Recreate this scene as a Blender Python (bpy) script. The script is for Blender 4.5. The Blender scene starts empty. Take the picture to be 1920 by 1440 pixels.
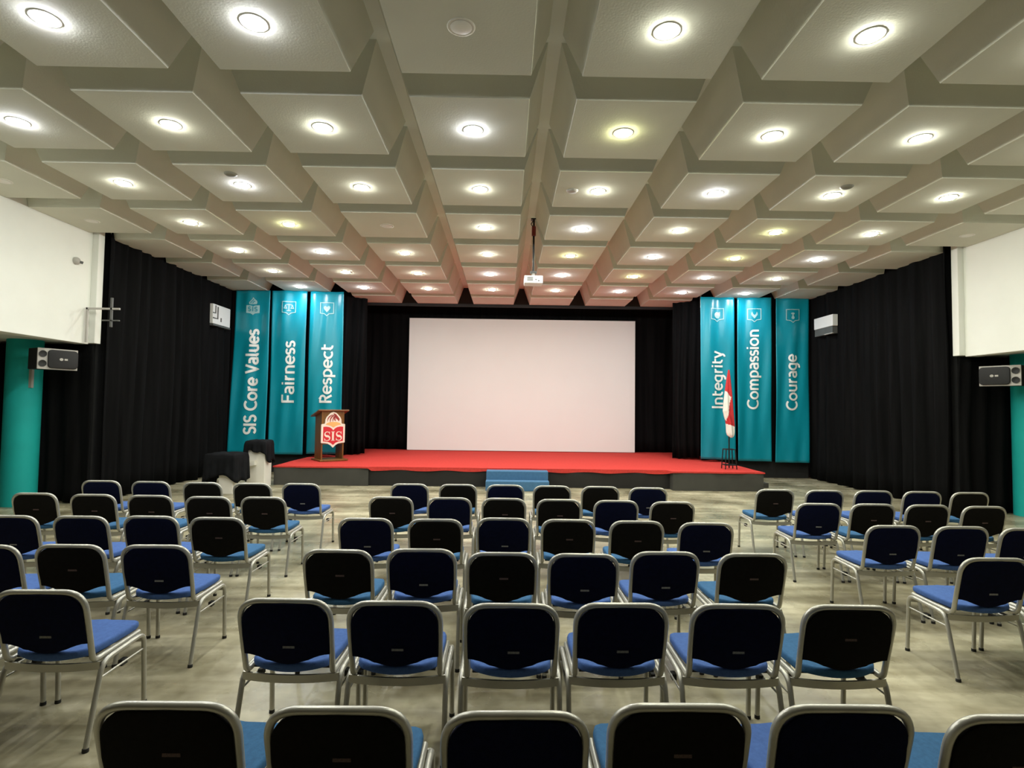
import bpy, bmesh, math, random
from mathutils import Vector, Matrix
from mathutils.geometry import tessellate_polygon

random.seed(7)
S = bpy.context.scene
COL = S.collection
PI = math.pi

# ------------------------------------------------------------------ materials
def mat(name, col, rough=0.6, metal=0.0, noise=None, bump=None, spec=0.5, coat=0.0, emit=None):
    m = bpy.data.materials.new(name); m.use_nodes = True
    nt = m.node_tree; b = nt.nodes['Principled BSDF']
    b.inputs['Base Color'].default_value = (*col, 1)
    b.inputs['Roughness'].default_value = rough
    b.inputs['Metallic'].default_value = metal
    b.inputs['Specular IOR Level'].default_value = spec
    b.inputs['Coat Weight'].default_value = coat
    if emit:
        b.inputs['Emission Color'].default_value = (*emit[0], 1)
        b.inputs['Emission Strength'].default_value = emit[1]
    tc = None
    if noise or bump:
        tc = nt.nodes.new('ShaderNodeTexCoord')
    if noise:                                   # (scale, amount, stretch)
        sc, amt, st = noise
        mp = nt.nodes.new('ShaderNodeMapping'); mp.inputs['Scale'].default_value = st
        n = nt.nodes.new('ShaderNodeTexNoise'); n.inputs['Scale'].default_value = sc; n.inputs['Detail'].default_value = 5
        r = nt.nodes.new('ShaderNodeValToRGB')
        r.color_ramp.elements[0].position = 0.3; r.color_ramp.elements[1].position = 0.7
        r.color_ramp.elements[0].color = (*[max(0, c * (1 - amt)) for c in col], 1)
        r.color_ramp.elements[1].color = (*[min(1, c * (1 + amt)) for c in col], 1)
        nt.links.new(tc.outputs['Object'], mp.inputs['Vector']); nt.links.new(mp.outputs['Vector'], n.inputs['Vector'])
        nt.links.new(n.outputs['Fac'], r.inputs['Fac']); nt.links.new(r.outputs['Color'], b.inputs['Base Color'])
    if bump:                                    # (scale, strength)
        n2 = nt.nodes.new('ShaderNodeTexNoise'); n2.inputs['Scale'].default_value = bump[0]; n2.inputs['Detail'].default_value = 4
        bp = nt.nodes.new('ShaderNodeBump'); bp.inputs['Strength'].default_value = bump[1]; bp.inputs['Distance'].default_value = 0.01
        nt.links.new(tc.outputs['Object'], n2.inputs['Vector'])
        nt.links.new(n2.outputs['Fac'], bp.inputs['Height']); nt.links.new(bp.outputs['Normal'], b.inputs['Normal'])
    return m

def floor_mat():
    m = bpy.data.materials.new('polished concrete'); m.use_nodes = True
    nt = m.node_tree; N = nt.nodes; L = nt.links; b = N['Principled BSDF']
    tc = N.new('ShaderNodeTexCoord')
    def noise(scale, st, det, lo, hi, c0, c1):
        mp = N.new('ShaderNodeMapping'); mp.inputs['Scale'].default_value = st
        n = N.new('ShaderNodeTexNoise'); n.inputs['Scale'].default_value = scale; n.inputs['Detail'].default_value = det
        r = N.new('ShaderNodeValToRGB')
        r.color_ramp.elements[0].position = lo; r.color_ramp.elements[1].position = hi
        r.color_ramp.elements[0].color = (*c0, 1); r.color_ramp.elements[1].color = (*c1, 1)
        L.new(tc.outputs['Object'], mp.inputs['Vector']); L.new(mp.outputs['Vector'], n.inputs['Vector']); L.new(n.outputs['Fac'], r.inputs['Fac'])
        return r
    a = noise(1.3, (1, 1, 1), 7, 0.32, 0.68, FLOOR_DARK, FLOOR_LIGHT)  # concrete mottle, its contrast widened to paint in shadow patches under the chairs
    s = noise(2.2, (0.35, 2.2, 1), 4, 0.36, 0.62, (0.50, 0.47, 0.40), (1, 1, 1))  # concrete streaks that also carry painted chair shadows
    f = noise(14, (1, 1, 1), 6, 0.3, 0.6, (0.86, 0.85, 0.83), (1, 1, 1))
    m1 = N.new('ShaderNodeMix'); m1.data_type = 'RGBA'; m1.blend_type = 'MULTIPLY'; m1.inputs[0].default_value = 0.8
    L.new(a.outputs['Color'], m1.inputs[6]); L.new(s.outputs['Color'], m1.inputs[7])
    m2 = N.new('ShaderNodeMix'); m2.data_type = 'RGBA'; m2.blend_type = 'MULTIPLY'; m2.inputs[0].default_value = 1
    L.new(m1.outputs[2], m2.inputs[6]); L.new(f.outputs['Color'], m2.inputs[7])
    L.new(m2.outputs[2], b.inputs['Base Color'])
    rr = noise(3, (1, 1, 1), 4, 0.3, 0.7, (0.20,) * 3, (0.42,) * 3)
    L.new(rr.outputs['Color'], b.inputs['Roughness'])
    b.inputs['Specular IOR Level'].default_value = 0.45
    n2 = N.new('ShaderNodeTexNoise'); n2.inputs['Scale'].default_value = 6
    bp = N.new('ShaderNodeBump'); bp.inputs['Strength'].default_value = 0.08; bp.inputs['Distance'].default_value = 0.02
    L.new(tc.outputs['Object'], n2.inputs['Vector']); L.new(n2.outputs['Fac'], bp.inputs['Height']); L.new(bp.outputs['Normal'], b.inputs['Normal'])
    return m

FLOOR_DARK, FLOOR_LIGHT = (0.20, 0.178, 0.108), (0.66, 0.61, 0.44)
LAMP = 195.0
M = dict(
    floor=floor_mat(),
    ceiling=mat('ceiling plaster', (0.66, 0.66, 0.56), 0.9, noise=(1.2, 0.05, (1, 1, 1)), bump=(60, 0.15)),
    white=mat('white wall paint', (0.79, 0.80, 0.75), 0.8, noise=(1.5, 0.03, (1, 1, 1)), bump=(40, 0.08)),
    dark_wall=mat('dark wall paint', (0.03, 0.022, 0.02), 0.85, noise=(2, 0.2, (1, 1, 1))),
    black_board=mat('black painted board', (0.012, 0.012, 0.012), 0.8, noise=(5, 0.2, (1, 1, 1))),
    drape=mat('black drape cloth', (0.0050, 0.0050, 0.0053), 0.9, noise=(3, 0.35, (4, 4, 0.2)), spec=0.06),
    teal_col=mat('teal column paint', (0.0, 0.38, 0.36), 0.75, noise=(2, 0.06, (1, 1, 1))),
    banner=mat('teal banner vinyl', (0.004, 0.27, 0.36), 0.3, noise=(1.4, 0.12, (1.5, 1, 0.4)), spec=0.5, bump=(5, 0.12)),
    print_white=mat('white banner print', (0.86, 0.88, 0.86), 0.4, noise=(3, 0.03, (1, 1, 1))),
    print_pale=mat('pale teal banner print', (0.34, 0.56, 0.58), 0.4, noise=(3, 0.03, (1, 1, 1))),
    screen=mat('matt screen cloth', (0.85, 0.87, 0.86), 0.85, noise=(0.7, 0.015, (1, 1, 1))),
    carpet=mat('red carpet', (0.58, 0.055, 0.046), 0.95, noise=(25, 0.1, (1, 1, 1)), bump=(200, 0.3), spec=0.1),
    plinth_grey=mat('grey painted plinth', (0.050, 0.049, 0.042), 0.7, noise=(4, 0.12, (1, 1, 1))),
    plinth_dark=mat('dark stained plinth', (0.008, 0.0072, 0.006), 0.7, noise=(4, 0.2, (1, 1, 1))),
    step=mat('blue step carpet', (0.055, 0.155, 0.29), 0.9, noise=(20, 0.1, (1, 1, 1)), bump=(150, 0.2)),
    metal=mat('grey painted tube', (0.47, 0.46, 0.41), 0.32, metal=0.5, noise=(8, 0.08, (1, 1, 1))),
    rubber=mat('black rubber', (0.012, 0.012, 0.012), 0.7, noise=(30, 0.1, (1, 1, 1))),
    seat_a=mat('royal blue fabric', (0.062, 0.128, 0.35), 0.9, noise=(60, 0.12, (1, 1, 1)), bump=(300, 0.2), spec=0.2),
    seat_b=mat('steel blue fabric', (0.040, 0.125, 0.26), 0.9, noise=(60, 0.12, (1, 1, 1)), bump=(300, 0.2), spec=0.2),
    back_a=mat('navy back fabric', (0.0028, 0.0045, 0.022), 0.9, noise=(40, 0.2, (1, 1, 1)), bump=(300, 0.15), spec=0.1),
    back_b=mat('black back fabric', (0.0068, 0.006, 0.0048), 0.85, noise=(40, 0.2, (1, 1, 1)), bump=(300, 0.15), spec=0.1),
    tag_a=mat('grey woven tag', (0.20, 0.20, 0.20), 0.7, noise=(200, 0.3, (1, 1, 1))),
    tag_b=mat('reddish woven tag', (0.085, 0.05, 0.045), 0.7, noise=(200, 0.3, (1, 1, 1))),
    wood=mat('varnished brown wood', (0.20, 0.085, 0.018), 0.4, noise=(5, 0.3, (6, 6, 0.7)), spec=0.5),
    wood_top=mat('varnished lectern top', (0.23, 0.12, 0.06), 0.4, noise=(5, 0.25, (1, 6, 6))),
    em_white=mat('emblem cream white', (0.88, 0.80, 0.70), 0.5, noise=(5, 0.02, (1, 1, 1))),
    em_red=mat('emblem red', (0.62, 0.02, 0.035), 0.5, noise=(5, 0.06, (1, 1, 1))),
    em_dark=mat('emblem maroon', (0.33, 0.03, 0.03), 0.5, noise=(5, 0.06, (1, 1, 1))),
    em_orange=mat('emblem amber', (0.86, 0.48, 0.16), 0.5, noise=(4, 0.1, (1, 1, 1))),
    flag_red=mat('red flag cloth', (0.55, 0.025, 0.03), 0.8, noise=(10, 0.1, (1, 1, 1))),
    flag_white=mat('white flag cloth', (0.85, 0.82, 0.78), 0.8, noise=(10, 0.04, (1, 1, 1))),
    black_metal=mat('black metal', (0.012, 0.012, 0.012), 0.45, metal=0.3, noise=(20, 0.2, (1, 1, 1))),
    red_plastic=mat('dark red plastic', (0.20, 0.012, 0.010), 0.5, noise=(10, 0.1, (1, 1, 1))),
    white_plastic=mat('white plastic', (0.80, 0.80, 0.78), 0.4, noise=(4, 0.03, (1, 1, 1))),
    grey_plastic=mat('grey plastic', (0.10, 0.10, 0.095), 0.5, noise=(6, 0.1, (1, 1, 1))),
    pale_grey=mat('pale grey plastic', (0.42, 0.40, 0.37), 0.5, noise=(6, 0.06, (1, 1, 1))),
    taupe=mat('taupe plastic', (0.22, 0.21, 0.165), 0.6, noise=(8, 0.05, (1, 1, 1))),
    cab_black=mat('black speaker cabinet', (0.010, 0.010, 0.011), 0.6, noise=(30, 0.2, (1, 1, 1))),
    grille=mat('dark speaker grille', (0.009, 0.009, 0.010), 0.7, noise=(150, 0.4, (1, 1, 1))),
    white_wood=mat('white cabinet paint', (0.78, 0.75, 0.68), 0.6, noise=(3, 0.03, (1, 1, 1))),
    cloth=mat('black cover cloth', (0.008, 0.0085, 0.010), 0.9, noise=(6, 0.3, (1, 1, 1)), spec=0.1),
    trim=mat('white trim ring', (0.72, 0.70, 0.62), 0.5, noise=(8, 0.03, (1, 1, 1))),
    lens_off=mat('unlit diffuser', (0.80, 0.78, 0.72), 0.45, noise=(8, 0.03, (1, 1, 1))),
    lens_cool=mat('cool white lit diffuser', (0.9, 0.9, 0.9), 0.5, emit=((0.93, 0.95, 1.04), LAMP * 1.15)),
    lens_warm=mat('warm white lit diffuser', (0.9, 0.9, 0.9), 0.5, emit=((0.98, 0.99, 0.87), LAMP)),
    lens_green=mat('yellowish lit diffuser', (0.9, 0.9, 0.9), 0.5, emit=((0.98, 1.0, 0.55), LAMP)),
)

# ------------------------------------------------------------------ mesh helpers
class MB:
    def __init__(self): self.v = []; self.f = []; self.mi = []
    def add(self, vs, fs, mi=0):
        o = len(self.v); self.v += [tuple(p) for p in vs]
        self.f += [tuple(i + o for i in f) for f in fs]; self.mi += [mi] * len(fs)
    def box(self, x0, x1, y0, y1, z0, z1, mi=0):
        vs = [(x0, y0, z0), (x1, y0, z0), (x1, y1, z0), (x0, y1, z0), (x0, y0, z1), (x1, y0, z1), (x1, y1, z1), (x0, y1, z1)]
        self.add(vs, [(0, 3, 2, 1), (4, 5, 6, 7), (0, 1, 5, 4), (1, 2, 6, 5), (2, 3, 7, 6), (3, 0, 4, 7)], mi)
    def tube(self, path, r, n=10, cap=True, mi=0):
        P = [Vector(p) for p in path]; rings = []; t_prev = None; nrm = None
        for i, p in enumerate(P):
            a = P[max(i - 1, 0)]; b = P[min(i + 1, len(P) - 1)]; t = (b - a).normalized()
            if nrm is None:
                nrm = t.orthogonal().normalized()
            else:
                q = t_prev.rotation_difference(t); nrm = (q @ nrm); nrm = (nrm - t * nrm.dot(t)).normalized()
            bi = t.cross(nrm); t_prev = t
            rr = r[i] if isinstance(r, (list, tuple)) else r
            rings.append([p + (nrm * math.cos(2 * PI * k / n) + bi * math.sin(2 * PI * k / n)) * rr for k in range(n)])
        vs = [v for ring in rings for v in ring]; fs = []
        for i in range(len(P) - 1):
            for k in range(n):
                fs.append((i * n + k, i * n + (k + 1) % n, (i + 1) * n + (k + 1) % n, (i + 1) * n + k))
        if cap:
            fs.append(tuple(reversed(range(n)))); fs.append(tuple(range((len(P) - 1) * n, len(P) * n)))
        self.add(vs, fs, mi)
    def lathe(self, prof, n=20, c=(0, 0, 0), mi=0):
        vs = []; fs = []
        for r, z in prof:
            for k in range(n):
                vs.append((c[0] + r * math.cos(2 * PI * k / n), c[1] + r * math.sin(2 * PI * k / n), c[2] + z))
        for i in range(len(prof) - 1):
            for k in range(n):
                fs.append((i * n + k, i * n + (k + 1) % n, (i + 1) * n + (k + 1) % n, (i + 1) * n + k))
        self.add(vs, fs, mi)
    def grid(self, nu, nv, fn, mi=0):
        vs = [fn(i / nu, j / nv) for j in range(nv + 1) for i in range(nu + 1)]
        self.add(vs, [(j * (nu + 1) + i, j * (nu + 1) + i + 1, (j + 1) * (nu + 1) + i + 1, (j + 1) * (nu + 1) + i) for j in range(nv) for i in range(nu)], mi)
    def build(self, name, ms, parent=None, smooth=False, bevel=0, loc=None, solid=0):
        me = bpy.data.meshes.new(name); me.from_pydata(self.v, [], self.f); me.update()
        for m in (ms if isinstance(ms, (list, tuple)) else [ms]): me.materials.append(m)
        for p, i in zip(me.polygons, self.mi): p.material_index = i
        bm = bmesh.new(); bm.from_mesh(me)
        if bevel: bmesh.ops.bevel(bm, geom=list(bm.edges), offset=bevel, segments=2, affect='EDGES', profile=0.6)
        bmesh.ops.recalc_face_normals(bm, faces=bm.faces) if not solid else None
        bm.to_mesh(me); bm.free()
        if smooth:
            for p in me.polygons: p.use_smooth = True
            if smooth != 'all': me.set_sharp_from_angle(angle=math.radians(45))
        o = bpy.data.objects.new(name, me); COL.objects.link(o)
        if parent: o.parent = parent
        if loc: o.location = loc
        if solid:
            md = o.modifiers.new('thick', 'SOLIDIFY'); md.thickness = solid; md.offset = 0
        return o

def slab(outline, thick, bevel=0.008, seg=2):
    """A closed outline in (x, z) extruded along y (front at y=0, back at y=thick), rim rounded."""
    bm = bmesh.new()
    vs = [bm.verts.new((x, 0, z)) for x, z in outline]
    f = bm.faces.new(vs)
    r = bmesh.ops.extrude_face_region(bm, geom=[f])
    nv = [g for g in r['geom'] if isinstance(g, bmesh.types.BMVert)]
    for v in nv: v.co.y += thick
    rim = [e for e in bm.edges if len(e.link_faces) == 2 and any(len(q.verts) > 8 for q in e.link_faces)]
    if bevel: bmesh.ops.bevel(bm, geom=rim, offset=bevel, segments=seg, affect='EDGES', profile=0.5)
    bmesh.ops.recalc_face_normals(bm, faces=bm.faces)
    mb = MB(); bm.verts.ensure_lookup_table()
    mb.add([v.co[:] for v in bm.verts], [tuple(v.index for v in q.verts) for q in bm.faces]); bm.free()
    return mb

def tag(o, label=None, cat=None, group=None, kind=None):
    if label: o['label'] = label
    if cat: o['category'] = cat
    if group: o['group'] = group
    if kind: o['kind'] = kind
    return o
def thing(name, label, cat, loc=(0, 0, 0), rz=0, group=None):
    o = bpy.data.objects.new(name, None); COL.objects.link(o); o.empty_display_size = 0.1
    o.location = loc; o.rotation_euler = (0, 0, rz)
    return tag(o, label, cat, group)
def struct(o, label=None):
    o['kind'] = 'structure'
    if label: o['label'] = label
    return o
KIDS = {}
def kids(o): return [c for c in COL.objects if c.parent == o]
def dup(root, loc, rz, label, group=None):
    if root.name not in KIDS: KIDS[root.name] = [(c, kids(c)) for c in kids(root)]
    r = root.copy(); COL.objects.link(r); r.location = loc; r.rotation_euler = (0, 0, rz)
    r['label'] = label
    if group: r['group'] = group
    for c, sub in KIDS[root.name]:
        d = c.copy(); COL.objects.link(d); d.parent = r
        for s in sub:
            e = s.copy(); COL.objects.link(e); e.parent = d
    return r
def bez(p0, p1, p2, n=6):
    p0, p1, p2 = Vector(p0), Vector(p1), Vector(p2)
    return [p0 * (1 - t) ** 2 + p1 * 2 * t * (1 - t) + p2 * t * t for t in [i / n for i in range(n + 1)]]
def corner(prev, p, nxt, t, n=6):
    prev, p, nxt = Vector(prev), Vector(p), Vector(nxt)
    return bez(p + (prev - p).normalized() * t, p, p + (nxt - p).normalized() * t, n)

# ------------------------------------------------------------------ the room
XL, XR, ZC, ZS = -7.02, 7.84, 4.53, 4.98
mb = MB(); mb.box(-11, 11.9, -4, 17, -0.1, 0); struct(mb.build('floor', M['floor']), 'polished mottled concrete floor of the hall')

mb = MB()
mb.box(XL - 0.25, XR + 0.25, -4, 17, ZS, ZS + 0.15)
PX, PY = 1.54, 1.545
def colx(k): return -0.37 + PX * k
def rowy(j): return 4.03 + PY * j
for k in range(-5, 7):
    for j in range(-5, 8):
        cx, cy = colx(k), rowy(j)
        lim = (XL + 0.13 if cy > 9.3 else XL + 0.005, XR - 0.13 if cy > 9.3 else XR - 0.005)
        bx = [max(cx - 0.55, lim[0]), min(cx + 0.55, lim[1])]; tx = [max(cx - 0.71, lim[0]), min(cx + 0.71, lim[1])]
        by = [cy - 0.59, min(cy + 0.59, 15.24)]; ty = [cy - 0.72, min(cy + 0.72, 15.24)]
        if bx[1] - bx[0] < 0.05: continue
        vs = [(bx[0], by[0], ZC), (bx[1], by[0], ZC), (bx[1], by[1], ZC), (bx[0], by[1], ZC), (tx[0], ty[0], ZS), (tx[1], ty[0], ZS), (tx[1], ty[1], ZS), (tx[0], ty[1], ZS)]
        mb.add(vs, [(0, 3, 2, 1), (0, 1, 5, 4), (1, 2, 6, 5), (2, 3, 7, 6), (3, 0, 4, 7)])
struct(mb.build('ceiling', M['ceiling']), 'coffered ceiling of tapered hanging plaster blocks')

for side, s, xw, xc, xo in (('left', -1, XL, -6.90, -10.9), ('right', 1, XR, 7.72, 11.8)):
    mb = MB()
    a, b = sorted((xw, xw + s * 0.22)); mb.box(a, b, -4, 9.36, 2.66, ZS + 0.1)
    a, b = sorted((xc + s * 0.02, xw + s * 0.22)); mb.box(a, b, 9.36, 9.5, 2.68, ZS + 0.1)
    struct(mb.build('wall_' + side, M['white'], bevel=0.008), 'white upper wall on the %s above the dark side aisle' % side)
    mb = MB(); a, b = sorted((xc + s * 0.14, xw + s * 0.22)); mb.box(a, b, 9.56, 16.6, 0, ZS + 0.1)
    struct(mb.build('wall_%s_front' % side, M['black_board']))
    mb = MB(); a, b = sorted((xo, xo + s * 0.1)); mb.box(a, b, -4, 14.2, 0, 2.9)
    struct(mb.build('wall_%s_aisle' % side, M['dark_wall']))
    mb = MB(); a, b = sorted((xo, xw + s * 0.22)); mb.box(a, b, -4, 10.2, 2.70, 2.85)
    struct(mb.build('ceiling_%s_aisle' % side, M['white']))
    mb = MB(); a, b = sorted((xo, xw + s * 0.22)); mb.box(a, b, 10.05, 10.15, 0, 2.7)
    struct(mb.build('wall_%s_aisle_end' % side, M['dark_wall']))
mb = MB(); mb.box(-11, 11.9, -4.15, -4, 0, ZS + 0.1); struct(mb.build('wall_rear', M['dark_wall']))
mb = MB(); mb.box(-7.2, 8.0, 16.75, 16.9, 0, ZS + 0.1); struct(mb.build('wall_front', M['black_board']))
# wing walls behind the banners, and the black header board above the stage opening
mb = MB(); mb.box(-6.86, -4.9, 14.02, 14.12, 0, ZS); struct(mb.build('wall_front_left_wing', M['black_board']))
mb = MB(); mb.box(5.46, 7.68, 14.02, 14.12, 0, ZS); struct(mb.build('wall_front_right_wing', M['black_board']))
mb = MB(); mb.box(-6.86, 7.68, 15.26, 15.32, 4.46, ZS); struct(mb.build('wall_front_header', M['black_board']))

for side, cx in (('left', -7.94), ('right', 8.80)):
    mb = MB(); mb.lathe([(0.24, 0), (0.24, 2.70)], 40, (cx, 9.22, 0))
    o = mb.build('column_' + side, M['teal_col'], smooth='all')
    struct(o, 'round teal column in the %s side aisle' % side)

# ------------------------------------------------------------------ curtains
def curtain(name, A, B, z0, z1, label, cat='curtain', amp=0.05, wl=0.26, seed=1, m='drape', group=None, hem=0.03, side=1):
    rnd = random.Random(seed)
    A = Vector((A[0], A[1], 0)); B = Vector((B[0], B[1], 0)); d = B - A; Ln = d.length; d.normalize()
    n = Vector((-d.y, d.x, 0)) * side
    ph = [rnd.uniform(0, 6.28) for _ in range(5)]
    def wave(x, v):
        w = math.sin(2 * PI * x / wl + ph[0] + 0.9 * math.sin(2 * PI * x / (wl * 4.3) + ph[1]))
        w2 = math.sin(2 * PI * x / (wl * 2.7) + ph[2]) * 0.5 + math.sin(2 * PI * x / (wl * 0.47) + ph[3]) * 0.22
        return amp * (w + w2) * (0.55 + 0.45 * (1 - v)) * (0.9 + 0.2 * math.sin(v * 3 + ph[4] + x))
    nu = max(12, int(Ln / (wl / 9))); nv = 12
    def fn(u, v):
        x = u * Ln
        p = A + d * x + n * (wave(x + 0.04 * math.sin(v * 4 + x * 1.3), v) + amp * 1.2)
        zb = z0 + hem * (0.5 + 0.5 * math.sin(2 * PI * x / 0.9 + ph[1]))
        return (p.x, p.y, zb + (z1 - zb) * v)
    mb = MB(); mb.grid(nu, nv, fn)
    o = mb.build(name, M[m], smooth='all', solid=0.006)
    return tag(o, label, cat, group)
curtain('stage_curtain', (-6.98, 9.53), (-6.98, 13.98), 0.01, 4.95, 'long black pleated curtain on left side wall below the small white unit', seed=3, side=-1, amp=0.075, wl=0.36, group='side curtains')
curtain('stage_curtain', (7.80, 9.53), (7.80, 13.98), 0.01, 4.95, 'long black pleated curtain on right side wall beside the Courage banner', seed=4, side=1, amp=0.075, wl=0.36, group='side curtains')
curtain('aisle_curtain', (-10.8, 9.46), (-6.96, 9.46), 0.01, 2.66, 'black curtain closing the left side aisle behind the teal column', seed=5, side=-1, amp=0.035, wl=0.3, group='aisle curtains')
curtain('aisle_curtain', (7.78, 9.46), (11.7, 9.46), 0.01, 2.66, 'black curtain closing the right side aisle behind the teal column', seed=6, side=-1, amp=0.035, wl=0.3, group='aisle curtains')
curtain('backdrop_curtain', (-5.2, 16.6), (6.1, 16.6), 0.41, 4.97, 'wide black backdrop curtain across the rear of the stage behind the screen', seed=8, side=-1, amp=0.035, wl=0.3)
curtain('leg_curtain', (-4.35, 14.45), (-3.73, 14.75), 0.41, 4.97, 'narrow black curtain on the stage, just right of the Respect banner', seed=9, side=-1, amp=0.05, wl=0.2, group='stage leg curtains')
curtain('leg_curtain', (4.45, 14.70), (5.05, 14.35), 0.41, 4.97, 'narrow black curtain on the stage, just left of the Integrity banner', seed=12, side=-1, amp=0.05, wl=0.2, group='stage leg curtains')
curtain('wing_curtain', (-6.86, 14.0), (-4.2, 14.0), 0.42, 4.97, 'black wing curtain hanging behind the three left banners', seed=13, side=-1, amp=0.02, wl=0.3, group='wing curtains')
curtain('wing_curtain', (4.95, 14.0), (7.68, 14.0), 0.42, 4.97, 'black wing curtain hanging behind the three right banners', seed=14, side=-1, amp=0.02, wl=0.3, group='wing curtains')

# ------------------------------------------------------------------ stage
st = thing('stage', 'low wide stage platform topped with bright red carpet', 'stage', (0.33, 13, 0))
def stage_part(name, m, boxes, bevel=0):
    mb = MB()
    for b in boxes: mb.box(b[0] - 0.33, b[1] - 0.33, b[2] - 13, b[3] - 13, b[4], b[5])
    return mb.build(name, m, st, bevel=bevel)
tag(stage_part('plinth', M['plinth_grey'], [(-4.86, -2.88, 11.80, 14.0, 0, 0.375)]), 'grey painted end section')
tag(stage_part('plinth', M['plinth_grey'], [(3.52, 5.42, 11.62, 14.0, 0, 0.375)]), 'grey painted end section')
tag(stage_part('plinth', M['plinth_dark'], [(-2.88, 3.52, 11.86, 16.7, 0, 0.375), (-4.86, -2.88, 14.0, 16.7, 0, 0.375), (3.52, 5.42, 14.0, 16.7, 0, 0.375)]), 'near-black middle section')
mb = MB()
def carp(u, v):
    x = -4.88 + 10.32 * u
    yf = 11.78 if x < -2.88 else (11.84 if x < 3.5 else 11.60)
    yf += 0.012 * math.sin(x * 5.1) + 0.008 * math.sin(x * 13.7)
    return (x - 0.33, yf + (16.65 - yf) * v - 13, 0.40 + 0.004 * math.sin(x * 3) * math.sin(v * 20))
mb.grid(160, 24, carp)
def lip(u, v):
    x = -4.88 + 10.32 * u; p = carp(u, 0)
    dz = 0.075 if -2.88 < x < 3.5 else 0.03
    return (p[0], p[1] + 0.004 * math.sin(x * 9) - 0.004, p[2] - (1 - v) * (dz + 0.012 * math.sin(x * 6.3) * (dz > 0.05)))
mb.grid(160, 2, lip)
mb.box(-4.88 - 0.33, 5.44 - 0.33, 11.87 - 13, 16.6 - 13, 0.37, 0.396)
mb.build('carpet', M['carpet'], st, smooth=True)
mb = MB(); mb.box(-0.16, 0.16, -0.2, 0.2, 0, 0.11)
tag(mb.build('floor_block', M['plinth_grey'], loc=(5.62, 12.35, 0), bevel=0.008), 'low grey block on the floor against right end of stage', 'block')

sp = thing('stage_steps', 'two blue carpeted steps at the front centre of the stage', 'steps', (0.26, 11.55, 0))
mb = MB(); mb.box(-0.64, 0.64, 0.0, 0.29, 0, 0.37); mb.build('step', M['step'], sp, bevel=0.012)
mb = MB(); mb.box(-0.645, 0.645, -0.26, -0.001, 0, 0.195); mb.build('step', M['step'], sp, bevel=0.012)

mb = MB()
mb.box(-3.335, 3.335, -0.03, 0.03, 0, 3.87)
o = mb.build('projection_screen', M['screen'], loc=(0.47, 16.33, 0.415)); tag(o, 'large blank pinkish white screen at the rear of the stage', 'screen')
mb = MB(); mb.box(-3.36, 3.36, 0.031, 0.05, 0, 3.90)
mb.build('backing_frame', M['black_board'], o)

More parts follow.
